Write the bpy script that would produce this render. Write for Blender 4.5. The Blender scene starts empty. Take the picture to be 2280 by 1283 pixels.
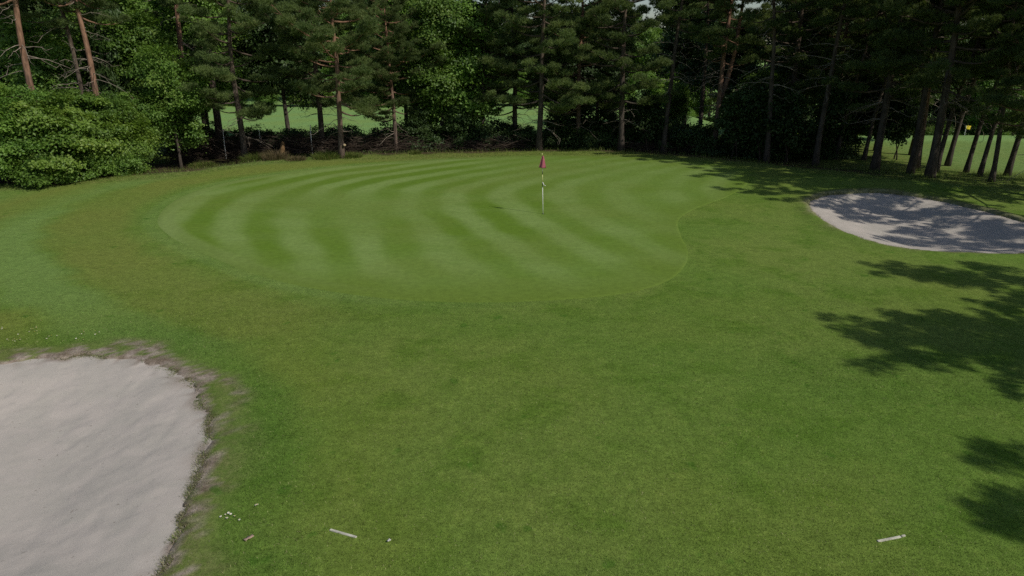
import bpy, math, random
import numpy as np
from mathutils import Vector, Matrix

R = math.radians
scene = bpy.context.scene
COL = scene.collection

# ------------------------------------------------------------------ camera, sky, sun, exposure
CAM_H, PITCH, FPX = 5.8, R(18.7), 1540.0          # metres, radians, focal length in photo pixels (2280 wide)
cam_data = bpy.data.cameras.new('camera')
cam = bpy.data.objects.new('camera', cam_data)
COL.objects.link(cam)
cam.location = (0, 0, CAM_H)
cam.rotation_euler = (math.pi / 2 - PITCH, 0, 0)
cam_data.sensor_width = 36.0
cam_data.lens = 36.0 * FPX / 2280.0
cam_data.clip_end = 5000
scene.camera = cam

SUN_EL = R(43)
SUN_AZ = math.atan2(0.83, -0.56)                   # clockwise from +Y
world = bpy.data.worlds.new('World')
scene.world = world
world.use_nodes = True
wn = world.node_tree.nodes
sky = wn.new('ShaderNodeTexSky')
sky.sky_type = 'NISHITA'
sky.sun_disc = False
sky.sun_elevation = SUN_EL
sky.sun_rotation = SUN_AZ
world.node_tree.links.new(sky.outputs[0], wn['Background'].inputs[0])
wn['Background'].inputs[1].default_value = 0.075
sun_data = bpy.data.lights.new('sun', 'SUN')
sun_data.energy = 3.1
sun_data.angle = R(0.5)
sun_data.color = (1.0, 0.95, 0.86)
sun = bpy.data.objects.new('sun', sun_data)
COL.objects.link(sun)
to_sun = Vector((math.cos(SUN_EL) * math.sin(SUN_AZ), math.cos(SUN_EL) * math.cos(SUN_AZ), math.sin(SUN_EL)))
sun.rotation_euler = (-to_sun).to_track_quat('-Z', 'Y').to_euler()
sun.location = to_sun * 60
scene.view_settings.view_transform = 'Standard'
scene.view_settings.look = 'None'
scene.view_settings.gamma = 1
scene.view_settings.exposure = 0.0
scene.render.engine = 'CYCLES'
scene.cycles.max_bounces = 5
scene.cycles.diffuse_bounces = 3
scene.cycles.glossy_bounces = 2
scene.cycles.transmission_bounces = 4
scene.cycles.use_denoising = False

# ------------------------------------------------------------------ helpers
def G(px, py, z=0.0):
    """photo pixel -> point of the ground (survey of the photograph)"""
    a = PITCH + math.atan((py - 641.5) / FPX)
    Y = (CAM_H - z) / math.tan(a)
    D = Y * math.cos(PITCH) + (CAM_H - z) * math.sin(PITCH)
    return ((px - 1140) / FPX * D, Y)

def XP(px, Y, z=1.0):
    D = Y * math.cos(PITCH) + (CAM_H - z) * math.sin(PITCH)
    return (px - 1140) / FPX * D

def sstep(a, b, x):
    t = np.clip((np.asarray(x, float) - a) / (b - a), 0, 1)
    return t * t * (3 - 2 * t)

_lat = np.random.default_rng(5).random((256, 256))
def vnoise(x, y):
    x = np.asarray(x, float); y = np.asarray(y, float)
    xi = np.floor(x).astype(int); yi = np.floor(y).astype(int)
    fx = x - xi; fy = y - yi
    fx = fx * fx * (3 - 2 * fx); fy = fy * fy * (3 - 2 * fy)
    a = _lat[xi & 255, yi & 255]; b = _lat[(xi + 1) & 255, yi & 255]
    c = _lat[xi & 255, (yi + 1) & 255]; d = _lat[(xi + 1) & 255, (yi + 1) & 255]
    return (a * (1 - fx) + b * fx) * (1 - fy) + (c * (1 - fx) + d * fx) * fy

def fnoise(x, y, oct=3):
    s = 0; amp = 1; tot = 0
    for k in range(oct):
        s = s + amp * vnoise(np.asarray(x) * 2 ** k + 17.3 * k, np.asarray(y) * 2 ** k + 9.1 * k); tot += amp; amp *= .5
    return s / tot

def smooth_closed(pts, n=8):
    P = np.array(pts, float); m = len(P); out = []
    for i in range(m):
        p0, p1, p2, p3 = P[i - 1], P[i], P[(i + 1) % m], P[(i + 2) % m]
        for k in range(n):
            t = k / n
            out.append(0.5 * ((2 * p1) + (-p0 + p2) * t + (2 * p0 - 5 * p1 + 4 * p2 - p3) * t * t + (-p0 + 3 * p1 - 3 * p2 + p3) * t ** 3))
    return np.array(out)

def sdist(x, y, poly):
    """signed distance to a closed outline, positive inside"""
    x = np.asarray(x, float).ravel(); y = np.asarray(y, float).ravel()
    d2 = np.full(x.shape, 1e18); inside = np.zeros(x.shape, bool)
    n = len(poly)
    for i in range(n):
        ax, ay = poly[i]; bx, by = poly[(i + 1) % n]
        ex, ey = bx - ax, by - ay
        wx, wy = x - ax, y - ay
        t = np.clip((wx * ex + wy * ey) / (ex * ex + ey * ey + 1e-12), 0, 1)
        d2 = np.minimum(d2, (wx - t * ex) ** 2 + (wy - t * ey) ** 2)
        if ay != by:
            inside ^= ((ay > y) != (by > y)) & (x < (bx - ax) * (y - ay) / (by - ay) + ax)
    d = np.sqrt(d2)
    return np.where(inside, d, -d)

class MB:
    """collects tubes and faces for ONE mesh"""
    def __init__(s): s.v = []; s.f = []; s.n = 0
    def add(s, verts, faces):
        verts = np.asarray(verts, float); s.v.append(verts)
        s.f += [tuple(int(i) + s.n for i in f) for f in faces]
        s.n += len(verts)
    def tube(s, pts, rad, sides=6, cap=True):
        pts = np.asarray(pts, float); k = len(pts)
        rad = np.broadcast_to(np.asarray(rad, float), (k,))
        tan = np.gradient(pts, axis=0); tan /= np.linalg.norm(tan, axis=1)[:, None] + 1e-9
        ref = np.array([0, 0, 1.0]) if abs(tan[0][2]) < .8 else np.array([1.0, 0, 0])
        ang = np.arange(sides) * 2 * math.pi / sides
        ca, sa = np.cos(ang), np.sin(ang); V = np.zeros((k * sides, 3))
        for i in range(k):
            u = np.cross(ref, tan[i]); u /= np.linalg.norm(u) + 1e-9
            w = np.cross(tan[i], u); ref = np.cross(tan[i], u) if False else ref
            V[i * sides:(i + 1) * sides] = pts[i] + rad[i] * (ca[:, None] * u + sa[:, None] * w)
        F = []
        for i in range(k - 1):
            for j in range(sides):
                a = i * sides + j; b = i * sides + (j + 1) % sides
                F.append((a, b, b + sides, a + sides))
        if cap:
            F.append(tuple(range(sides))[::-1]); F.append(tuple((k - 1) * sides + j for j in range(sides)))
        s.add(V, F)
    def box(s, c, size, rot=0.0, taper=1.0):
        x, y, z = np.array(size) / 2
        V = np.array([(-x, -y, -z), (x, -y, -z), (x, y, -z), (-x, y, -z), (-x * taper, -y * taper, z), (x * taper, -y * taper, z), (x * taper, y * taper, z), (-x * taper, y * taper, z)])
        cr, sr = math.cos(rot), math.sin(rot)
        V = np.stack([V[:, 0] * cr - V[:, 1] * sr, V[:, 0] * sr + V[:, 1] * cr, V[:, 2]], 1) + np.array(c)
        s.add(V, [(3, 2, 1, 0), (4, 5, 6, 7), (0, 1, 5, 4), (1, 2, 6, 5), (2, 3, 7, 6), (3, 0, 4, 7)])
    def mesh(s, name, mat, smooth=True):
        me = bpy.data.meshes.new(name)
        me.from_pydata(np.concatenate(s.v).tolist() if s.v else [], [], s.f)
        me.update()
        if smooth: me.polygons.foreach_set('use_smooth', np.ones(len(me.polygons), bool))
        if mat: me.materials.append(mat)
        return me

def fast_mesh(name, V, F, mat, attrs=None, smooth=False):
    """V (n,3), F (m,k) with k = 3 or 4"""
    V = np.ascontiguousarray(V, np.float32); F = np.ascontiguousarray(F, np.int32)
    m, k = F.shape
    me = bpy.data.meshes.new(name)
    me.vertices.add(len(V)); me.vertices.foreach_set('co', V.ravel())
    me.loops.add(m * k); me.loops.foreach_set('vertex_index', F.ravel())
    me.polygons.add(m)
    me.polygons.foreach_set('loop_start', np.arange(0, m * k, k, dtype=np.int32))
    try: me.polygons.foreach_set('loop_total', np.full(m, k, np.int32))
    except Exception: pass
    me.update(calc_edges=True)
    if smooth: me.polygons.foreach_set('use_smooth', np.ones(m, bool))
    for nme, arr in (attrs or {}).items():
        at = me.attributes.new(nme, 'FLOAT', 'POINT')
        at.data.foreach_set('value', np.ascontiguousarray(arr, np.float32))
    if mat: me.materials.append(mat)
    me.validate()
    return me

def link(name, data, parent=None, loc=(0, 0, 0), rot=(0, 0, 0), scale=(1, 1, 1)):
    o = bpy.data.objects.new(name, data)
    COL.objects.link(o)
    o.location = loc; o.rotation_euler = rot; o.scale = scale
    if parent: o.parent = parent
    return o

def tag(o, label=None, cat=None, group=None, kind=None):
    if label: o['label'] = label
    if cat: o['category'] = cat
    if group: o['group'] = group
    if kind: o['kind'] = kind
    return o

# ------------------------------------------------------------------ materials
class NT:
    def __init__(s, name):
        s.m = bpy.data.materials.new(name); s.m.use_nodes = True
        s.t = s.m.node_tree; s.b = s.t.nodes['Principled BSDF']; s.out = s.t.nodes['Material Output']
        s.b.inputs['Roughness'].default_value = .9
        s.b.inputs['Specular IOR Level'].default_value = .15
    def n(s, typ, **kw):
        nd = s.t.nodes.new(typ)
        for k, v in kw.items(): setattr(nd, k, v)
        return nd
    def l(s, a, b): s.t.links.new(a, b)
    def noise(s, scale, detail=2, rough=.5, vec=None, dist=0):
        nd = s.n('ShaderNodeTexNoise'); nd.inputs['Scale'].default_value = scale
        nd.inputs['Detail'].default_value = detail; nd.inputs['Roughness'].default_value = rough
        nd.inputs['Distortion'].default_value = dist
        if vec: s.l(vec, nd.inputs['Vector'])
        return nd.outputs['Fac']
    def ramp(s, fac, lo, hi, a=0.0, b=1.0):
        nd = s.n('ShaderNodeMapRange'); nd.interpolation_type = 'SMOOTHSTEP'
        nd.inputs['From Min'].default_value = lo; nd.inputs['From Max'].default_value = hi
        nd.inputs['To Min'].default_value = a; nd.inputs['To Max'].default_value = b
        s.l(fac, nd.inputs['Value']); return nd.outputs['Result']
    def mul(s, a, b, op='MULTIPLY'):
        nd = s.n('ShaderNodeMath', operation=op)
        for i, v in enumerate((a, b)):
            if isinstance(v, (int, float)): nd.inputs[i].default_value = v
            else: s.l(v, nd.inputs[i])
        return nd.outputs[0]
    def mix(s, fac, a, b, blend='MIX'):
        nd = s.n('ShaderNodeMix', data_type='RGBA', blend_type=blend)
        if isinstance(fac, (int, float)): nd.inputs[0].default_value = fac
        else: s.l(fac, nd.inputs[0])
        for i, v in ((6, a), (7, b)):
            if isinstance(v, tuple): nd.inputs[i].default_value = (*v, 1)
            else: s.l(v, nd.inputs[i])
        return nd.outputs[2]
    def attr(s, name):
        nd = s.n('ShaderNodeAttribute'); nd.attribute_name = name; return nd.outputs['Fac']
    def pos(s): return s.n('ShaderNodeNewGeometry').outputs['Position']
    def objco(s): return s.n('ShaderNodeTexCoord').outputs['Object']
    def orand(s): return s.n('ShaderNodeObjectInfo').outputs['Random']
    def gain(s, col, fac):
        nd = s.n('ShaderNodeMix', data_type='RGBA', blend_type='MULTIPLY'); nd.inputs[0].default_value = 1
        s.l(col, nd.inputs[6]); s.l(fac, nd.inputs[7]); return nd.outputs[2]
    def bump(s, h, strength=.3, dist=.02):
        nd = s.n('ShaderNodeBump'); nd.inputs['Strength'].default_value = strength; nd.inputs['Distance'].default_value = dist
        s.l(h, nd.inputs['Height']); s.l(nd.outputs[0], s.b.inputs['Normal'])
    def color(s, c):
        if isinstance(c, tuple): s.b.inputs['Base Color'].default_value = (*c, 1)
        else: s.l(c, s.b.inputs['Base Color'])
        return s.m

def turf_color(t, blades=False):
    p = t.pos()
    big = t.noise(.16, 3, .55, p, .4); mid = t.noise(.75, 3, .6, p, .3); sml = t.noise(3.2, 3, .65, p); fine = t.noise(26, 3, .7, p); clump = t.noise(9, 3, .7, p)
    c = t.mix(t.ramp(big, .34, .66), (.122, .202, .034), (.152, .214, .044))
    c = t.mix(t.mul(t.ramp(mid, .45, .72), .75), c, (.086, .165, .019))
    c = t.mix(t.mul(t.ramp(sml, .5, .78), .28), c, (.172, .205, .045))
    c = t.mix(t.mul(t.attr('yellow'), .55), c, (.190, .210, .036))
    c = t.mix(t.mul(t.attr('lush'), .5), c, (.080, .165, .026))
    c = t.mix(t.mul(t.attr('apron'), .8), c, (.168, .200, .042))
    c = t.mix(t.mul(t.attr('ring'), .85), c, (.165, .255, .066))
    c = t.mix(t.mul(t.attr('rough'), .8), c, t.mix(t.ramp(sml, .35, .65), (.105, .170, .030), (.18, .19, .062)))
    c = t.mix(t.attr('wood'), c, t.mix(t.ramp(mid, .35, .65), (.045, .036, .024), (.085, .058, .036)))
    c = t.mix(t.attr('field'), c, t.mix(t.ramp(big, .4, .6), (.185, .310, .100), (.195, .300, .088)))
    c = t.mix(t.mul(t.attr('dry'), t.ramp(clump, .3, .65, .35, 1.0)), c, (.165, .140, .072))
    c = t.mix(t.attr('soil'), c, t.mix(t.ramp(sml, .3, .7), (.20, .155, .115), (.34, .285, .24)))
    c = t.mix(t.mul(t.ramp(t.noise(34, 2, .6, p), .68, .74), .6), c, (.27, .26, .14))
    c = t.mix(t.mul(t.ramp(t.noise(2.1, 2, .5, p), .66, .74), .6), c, (.060, .145, .016))
    g = t.mul(t.mul(t.ramp(fine, .25, .75, .80, 1.20), t.ramp(clump, .3, .7, .88, 1.13)), t.ramp(sml, .25, .75, .90, 1.10))
    return c, g, fine

def mat_turf(name, blades=False):
    t = NT(name); t.b.inputs['Specular IOR Level'].default_value = .04
    c, g, fine = turf_color(t)
    if blades:
        g = t.mul(g, t.ramp(t.attr('tint'), 0, 1, .6, 1.75)); c = t.mix(t.ramp(t.attr('tint'), .955, .975), c, (.26, .25, .12))
    t.color(t.gain(c, g))
    if not blades:
        f2 = t.noise(75, 2, .7, t.pos())
        t.bump(t.mul(t.mul(fine, .6), f2, 'ADD'), .55, .03)
    else:
        tr = t.n('ShaderNodeBsdfTranslucent'); t.l(t.gain(c, g), tr.inputs[0])
        mx = t.n('ShaderNodeMixShader'); mx.inputs[0].default_value = .3
        t.l(t.b.outputs[0], mx.inputs[1]); t.l(tr.outputs[0], mx.inputs[2]); t.l(mx.outputs[0], t.out.inputs[0])
    return t.m

def mat_green():
    t = NT('putting_turf'); t.b.inputs['Specular IOR Level'].default_value = .06; p = t.pos()
    big = t.noise(.22, 3, .55, p, .5); mid = t.noise(1.1, 3, .6, p); sml = t.noise(5, 3, .6, p); fine = t.noise(45, 2, .7, p)
    c = t.mix(t.attr('stripe'), (.112, .190, .022), (.186, .268, .072))
    c = t.mix(t.mul(t.ramp(big, .4, .7), .5), c, (.150, .205, .042))
    c = t.mix(t.mul(t.ramp(mid, .5, .75), .35), c, (.108, .186, .032))
    c = t.mix(t.mul(t.attr('ring'), .7), c, (.190, .255, .078))
    c = t.mix(t.attr('edge'), c, (.124, .186, .028))
    g = t.mul(t.ramp(fine, .25, .75, .88, 1.12), t.ramp(sml, .25, .75, .90, 1.10))
    t.bump(fine, .25, .012)
    return t.color(t.gain(c, g))

def mat_sand():
    t = NT('bunker_sand'); p = t.pos()
    a = t.noise(1.4, 3, .6, p, .5); b = t.noise(7, 4, .65, p); f = t.noise(90, 2, .6, p)
    c = t.mix(t.ramp(a, .35, .65), (.425, .390, .342), (.468, .420, .372))
    c = t.mix(t.mul(t.ramp(b, .55, .75), .45), c, (.35, .325, .29))
    c = t.mix(t.attr('soil'), c, (.20, .15, .115))
    c = t.mix(t.mul(t.ramp(t.noise(11, 2, .5, p), .70, .76), .55), c, (.22, .19, .16))
    t.bump(t.mul(t.mul(b, .6), f, 'ADD'), .35, .022)
    return t.color(t.gain(c, t.ramp(f, .25, .75, .9, 1.1)))

def mat_bark(name, low, high, z0, z1):
    t = NT(name); o = t.objco()
    sep = t.n('ShaderNodeSeparateXYZ'); t.l(o, sep.inputs[0])
    mp = t.n('ShaderNodeMapping'); mp.inputs['Scale'].default_value = (1, 1, .22); t.l(o, mp.inputs[0])
    n1 = t.noise(9, 4, .65, mp.outputs[0]); n2 = t.noise(1.2, 2, .5, o)
    z = t.mul(sep.outputs[2], t.mul(t.ramp(n2, .3, .7, -1.2, 1.2), t.mul(t.orand(), 2.5), 'ADD'), 'ADD')
    c = t.mix(t.ramp(z, z0, z1), low, high)
    t.bump(n1, .8, .04)
    return t.color(t.gain(c, t.ramp(n1, .3, .7, .55, 1.35)))

def mat_leaf(name, a, b, c3, trans=.3, spec=.25, rough=.6):
    t = NT(name); tint = t.attr('tint'); r = t.orand()
    c = t.mix(t.ramp(tint, 0, .6), a, b)
    c = t.mix(t.ramp(tint, .7, 1.0), c, c3)
    g = t.ramp(r, 0, 1, .8, 1.2)
    col = t.gain(c, g); t.color(col)
    t.b.inputs['Roughness'].default_value = rough; t.b.inputs['Specular IOR Level'].default_value = spec
    tr = t.n('ShaderNodeBsdfTranslucent'); t.l(t.mix(1.0, col, (1.0, 1.0, .55), 'MULTIPLY'), tr.inputs[0])
    mx = t.n('ShaderNodeMixShader'); mx.inputs[0].default_value = trans
    t.l(t.b.outputs[0], mx.inputs[1]); t.l(tr.outputs[0], mx.inputs[2]); t.l(mx.outputs[0], t.out.inputs[0])
    return t.m

def mat_plain(name, col, rough=.6, spec=.3, var=.12, scale=20):
    t = NT(name); n = t.noise(scale, 3, .6, t.objco())
    t.b.inputs['Roughness'].default_value = rough; t.b.inputs['Specular IOR Level'].default_value = spec
    c = t.mix(0.0, col, col)
    return t.color(t.gain(c, t.ramp(n, .3, .7, 1 - var, 1 + var)))

M_TURF = mat_turf('mown_turf'); M_BLADE = mat_turf('turf_blades', True)
M_GREEN = mat_green(); M_SAND = mat_sand()
M_BARK = mat_bark('pine_bark', (.135, .098, .078), (.235, .135, .088), 3.0, 7.5)
M_BARKD = mat_bark('dark_or_shaded_bark', (.075, .062, .050), (.11, .082, .06), 3.0, 9.0)
M_BIRCH = mat_bark('pale_bark', (.30, .27, .23), (.42, .38, .33), 2.0, 6.0)
M_DEAD = mat_plain('dead_wood', (.30, .25, .20), .85, .1, .35, 9)
M_STICK = mat_plain('brush_sticks', (.17, .135, .105), .85, .1, .35, 9)
M_TWIG = mat_plain('dark_twigs', (.060, .045, .034), .9, .1, .4, 6)
M_NEEDLE = mat_leaf('pine_needles', (.068, .118, .040), (.155, .210, .070), (.265, .285, .120), .42, .2, .65)
M_LEAF = mat_leaf('broad_leaves', (.080, .168, .028), (.170, .290, .052), (.25, .345, .075), .43, .35, .45)
M_LEAFD = mat_leaf('deep_leaves', (.030, .062, .018), (.055, .098, .026), (.090, .13, .04), .25, .3, .5)
M_LEAF2 = mat_leaf('yellowish_leaves', (.095, .185, .030), (.205, .320, .054), (.29, .38, .075), .45, .35, .45)
M_TUFT = mat_leaf('tuft_grass', (.085, .13, .022), (.13, .18, .035), (.24, .20, .09), .3, .15, .8)
M_DRY = mat_leaf('dry_grass', (.11, .10, .04), (.17, .13, .07), (.26, .20, .12), .2, .1, .85)

# ------------------------------------------------------------------ outlines on the ground
GREEN = smooth_closed([G(*p) for p in [(350, 490), (385, 450), (460, 418), (560, 396), (700, 377), (850, 364), (1000, 355), (1200, 349), (1400, 350),
    (1550, 360), (1640, 380), (1668, 405), (1625, 436), (1555, 462), (1513, 488), (1514, 518), (1532, 558), (1525, 592), (1482, 628), (1390, 654),
    (1250, 668), (1080, 674), (920, 670), (780, 656), (650, 634), (540, 602), (440, 560), (375, 525)]], 8)
BUNKER_A = smooth_closed([G(*p) for p in [(-60, 815), (60, 800), (200, 790), (310, 800), (390, 825), (435, 862), (458, 910), (464, 965), (448, 1025), (425, 1085),
    (402, 1150), (372, 1220), (330, 1290)]] + [(-6.6, 5.4), (-9.0, 4.4), (-12, 4.6), (-14.2, 7), (-14.0, 10), (-12.6, 12.2)], 6)
BUNKER_B = smooth_closed([G(*p) for p in [(1797, 452), (1832, 434), (1900, 429), (1990, 432), (2080, 443), (2180, 464), (2280, 490), (2370, 520), (2400, 545),
    (2350, 562), (2270, 566), (2180, 564), (2090, 561), (2000, 551), (1930, 535), (1870, 512), (1820, 482)]], 6)
HOLE = G(1209, 477)

def edge_y(x):   # rear limit of the mown ground
    px = [-40, -17, -13.5, -10, -4, 2, 7, 11.5, 15, 19, 24, 40]
    py = [25, 35.3, 40.3, 41.7, 42.6, 43.8, 43.4, 41.0, 37.5, 34.0, 31.5, 30]
    return np.interp(x, px, py)

def base_h(x, y):
    x = np.asarray(x, float); y = np.asarray(y, float)
    e = y - edge_y(x)
    z = -.55 * sstep(0.3, 6, e) * (1 - sstep(13, 22, x)) - .25 * sstep(0, 8, e) * sstep(13, 22, x)
    z = z + .10 * (fnoise(x * .12, y * .12, 2) - .5) * sstep(2, 20, np.abs(y - 25) + np.abs(x)) * (1 - sstep(60, 120, y))
    # ground to the right falls away past its own crest
    z = z - 9 * sstep(52, 105, y) * sstep(18, 26, x) * (1 - sstep(150, 300, y))
    # raised back lip of the far bunker
    bx, by = G(2040, 425)
    z = z + .30 * np.exp(-(((x - bx) * .95 + (y - by) * .3) / 4.5) ** 2 - (((y - by) * .95 - (x - bx) * -.30 * 1.0 - .6) / 1.5) ** 2)
    return z

def lip_noise(x, y): return .16 * (fnoise(np.asarray(x) * 2.3, np.asarray(y) * 2.3, 3) - .5) * 2

def surf(x, y):
    x = np.asarray(x, float).ravel(); y = np.asarray(y, float).ravel()
    A = {}
    dg = sdist(x, y, GREEN); da = sdist(x, y, BUNKER_A) + lip_noise(x, y); db = sdist(x, y, BUNKER_B) + .6 * lip_noise(x, y)
    e = y - edge_y(x)
    wob = fnoise(x * .8, y * .8, 3) - .5; wob2 = fnoise(x * .25 + 40, y * .25, 3) - .5
    A['dg'] = dg; A['da'] = da; A['db'] = db
    leftish = sstep(4, -6, x) * sstep(13, 19, y + .25 * np.minimum(x, 0) * -1)
    rel = -dg + wob * .8
    A['apron'] = np.clip(sstep(.7, 1.5, rel) * (1 - sstep(2.9, 3.8, rel)) * leftish * (.75 + 1.2 * wob2) + sstep(5.1, 5.8, rel) * (1 - sstep(6.6, 7.6, rel)) * leftish * .9
                         + .5 * sstep(.2, .6, rel) * (1 - sstep(2, 3, rel)) * sstep(30, 36, y), 0, 1)
    A['ring'] = np.clip((sstep(-.15, .05, -dg) * (1 - sstep(.35, .6, -dg)) * .5 + sstep(3.3, 3.9, rel) * (1 - sstep(4.7, 5.5, rel)) * (.8 + wob2)) * leftish
                        + .5 * sstep(7.2, 8, rel) * sstep(-8, -12, x) * sstep(26, 30, y), 0, 1)
    gx, gy = G(560, 1050)
    A['lush'] = np.clip(np.exp(-((da + .95 + wob * .8) / .55) ** 2) * (.6 + wob2 * 2) + .9 * sstep(.2, .7, wob2 * 2 + wob) * .5
                        + np.exp(-(((x + 7.5) / 2.2) ** 2 + ((y - 14.2) / 1.4) ** 2)) * .5, 0, 1)
    A['yellow'] = np.clip(np.exp(-((da + 2.2 + wob * 1.2) / .8) ** 2) * .8 * (.6 + 2 * wob2) + .35 * sstep(0, .4, -wob2), 0, 1)
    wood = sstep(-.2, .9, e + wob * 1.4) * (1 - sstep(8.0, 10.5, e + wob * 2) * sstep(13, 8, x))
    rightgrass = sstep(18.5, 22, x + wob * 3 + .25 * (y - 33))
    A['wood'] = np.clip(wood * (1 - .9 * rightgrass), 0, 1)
    A['rough'] = np.clip(sstep(-2.6, -1.0, e + wob) * (1 - A['wood']) * (1 - sstep(45, 55, y)), 0, 1) * .8 * (1 - .5 * sstep(-5, 3, x) * sstep(10, 3, x))
    A['field'] = np.clip(sstep(50, 54, y) + .45 * sstep(23, 27, x) * sstep(34, 39, y), 0, 1)
    hf = fnoise(x * 3.1 + 2, y * 3.1, 3) - .5; hf2 = fnoise(x * 11.0 + 2, y * 11.0, 2) - .5
    soilA = sstep(-.60, -.05, da + wob * .8 + .12 * sstep(10, 11.3, y)) * sstep(-.02, .10, hf * .9 + hf2 * .9 + .34 * sstep(-.4, .1, da) - .17 + .16 * sstep(10, 11.3, y)) + .35 * sstep(-.06, 0.03, da)
    soilB = sstep(-.20, -.02, db + wob * .5) * .4
    A['dry'] = np.clip(sstep(-.85, -.25, da + wob * 1.1) * (.55 + 1.0 * hf) + .35 * sstep(-.5, -.1, db + wob), 0, 1)
    A['soil'] = np.clip(np.maximum(soilA, soilB), 0, 1)
    return A

# ------------------------------------------------------------------ terrain
def axis(lo, a, b, hi, fine, grow=1.25):
    mid = list(np.arange(a, b, fine)); L = []; s = fine; x = a
    while x > lo: s *= grow; x -= s; L.append(x)
    Rr = []; s = fine; x = mid[-1]
    while x < hi: s *= grow; x += s; Rr.append(x)
    return np.array(L[::-1] + mid + Rr)
xs = axis(-1600, -15, 22, 1600, .13); ys1 = np.arange(4.2, 31, .13); ys2 = np.arange(31, 56, .3)
ysn = axis(-400, 4.2, 4.5, 4.3, .13); ysn = ysn[ysn < 4.2]; ysf = axis(55, 56, 56.6, 1900, .4); ysf = ysf[ysf > 56]
ys = np.concatenate([ysn, ys1, ys2, ysf])
X, Y = np.meshgrid(xs, ys); x = X.ravel(); y = Y.ravel()
A = surf(x, y)
LIP_A = .07; LIP_B = .10
z = base_h(x, y)
z = z - .75 * sstep(.02, .30, A['da']) - .75 * sstep(.02, .30, A['db'])
z = z + .015 * np.exp(-((A['da'] + .25) / .3) ** 2) + .06 * np.exp(-((A['db'] + .2) / .3) ** 2)
hr = np.hypot(x - HOLE[0], y - HOLE[1]); z = z - .25 * (hr < .35)
nx, ny = len(xs), len(ys)
ii = (np.arange(ny - 1)[:, None] * nx + np.arange(nx - 1)[None]).ravel()
F = np.stack([ii, ii + 1, ii + 1 + nx, ii + nx], 1)
keys = ('dry', 'apron', 'ring', 'lush', 'yellow', 'wood', 'rough', 'field', 'soil')
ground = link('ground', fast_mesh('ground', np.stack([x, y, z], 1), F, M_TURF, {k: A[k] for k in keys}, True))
tag(ground, 'mown grass ground around the putting green and under the trees', kind='structure')

# putting green: a ring sheet round the hole
nt = len(GREEN); nr = 110
ts = np.linspace(0, 1, nr) ** .8
B = GREEN - np.array(HOLE); bl = np.linalg.norm(B, axis=1)[:, None]
rr = .054 + (bl - .054) * ts[None]                     # (nt, nr)
PX = HOLE[0] + B[:, :1] / bl * rr; PY = HOLE[1] + B[:, 1:] / bl * rr
gx, gy = PX.ravel(), PY.ravel()
dgr = sdist(gx, gy, GREEN)
# mowing passes follow the left-hand outline of the green
left = np.array([p for p in GREEN if True])
LEFTCURVE = np.array([G(*p) for p in [(1500, 330), (1200, 344), (1000, 352), (850, 362), (700, 376), (560, 396), (460, 418), (385, 450), (350, 490), (375, 525), (440, 560), (540, 602), (650, 634), (780, 660), (1000, 720), (1200, 800)]])
def open_dist(x, y, P):
    d2 = np.full(x.shape, 1e18)
    for i in range(len(P) - 1):
        a, b = P[i], P[i + 1]; e_ = b - a
        t = np.clip(((x - a[0]) * e_[0] + (y - a[1]) * e_[1]) / (e_ @ e_), 0, 1)
        d2 = np.minimum(d2, (x - a[0] - t * e_[0]) ** 2 + (y - a[1] - t * e_[1]) ** 2)
    return np.sqrt(d2)
wv = fnoise(gx * .3, gy * .3, 3) - .5; wv2 = fnoise(gx * .14 + 9, gy * .14 + 3, 2) - .5
yy0 = np.linspace(12, 46, 341)
rel0 = np.interp(yy0, [12, 14, 17.3, 20.6, 23, 25.5, 28, 31, 33, 35, 38, 41, 44, 46], [6.0, 5.2, 3.8, 2.4, 1.4, .5, 0, .1, .9, 2.3, 5.2, 8.6, 12.2, 14.6])
rel0 = np.convolve(np.pad(rel0, 15, mode='edge'), np.ones(31) / 31, 'valid')
dl = gx + 13.9 - np.interp(gy, yy0, rel0) + wv * 1.0 + wv2 * .8
s1 = .5 + .5 * np.cos((dl - 2.85) * 2 * math.pi / 2.2)
stripe = sstep(.05, .95, s1)
fade = (.60 + .40 * sstep(10, 3, dl)) * (.15 + .85 * sstep(16, 22, gy)) * (.75 + 1.6 * wv2) * (1 - .08 * sstep(-3, 4, gx))
wv3 = fnoise(gx * .55 + 31, gy * .9 + 3, 3) - .5
stripe = .47 + (stripe - .5) * np.clip(fade * 1.45, .1, 1.25) + wv * .35 + wv3 * .5
ringg = (1 - sstep(.45, .75, dgr)) * .8 * sstep(2, -5, gx)
edge = np.maximum((1 - sstep(0, 2.2, dgr + wv * 1.5)) * sstep(23, 16, gy) * .9, (1 - sstep(0, 1.3, dgr + wv)) * sstep(1, 4, gx) * .55)
gz = base_h(gx, gy) + .012 - .014 * sstep(.06, 0, dgr)
idx = np.arange(nt * nr).reshape(nt, nr)
a = idx[:, :-1]; b = idx[:, 1:]; F = np.stack([a, b, np.roll(b, -1, 0), np.roll(a, -1, 0)], -1).reshape(-1, 4)
green = link('putting_green', fast_mesh('putting_green', np.stack([gx, gy, gz], 1), F, M_GREEN, {'stripe': np.clip(stripe, 0, 1), 'ring': ringg, 'edge': edge}, True))
tag(green, 'smooth putting green striped by curved mowing bands', kind='structure')

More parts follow.
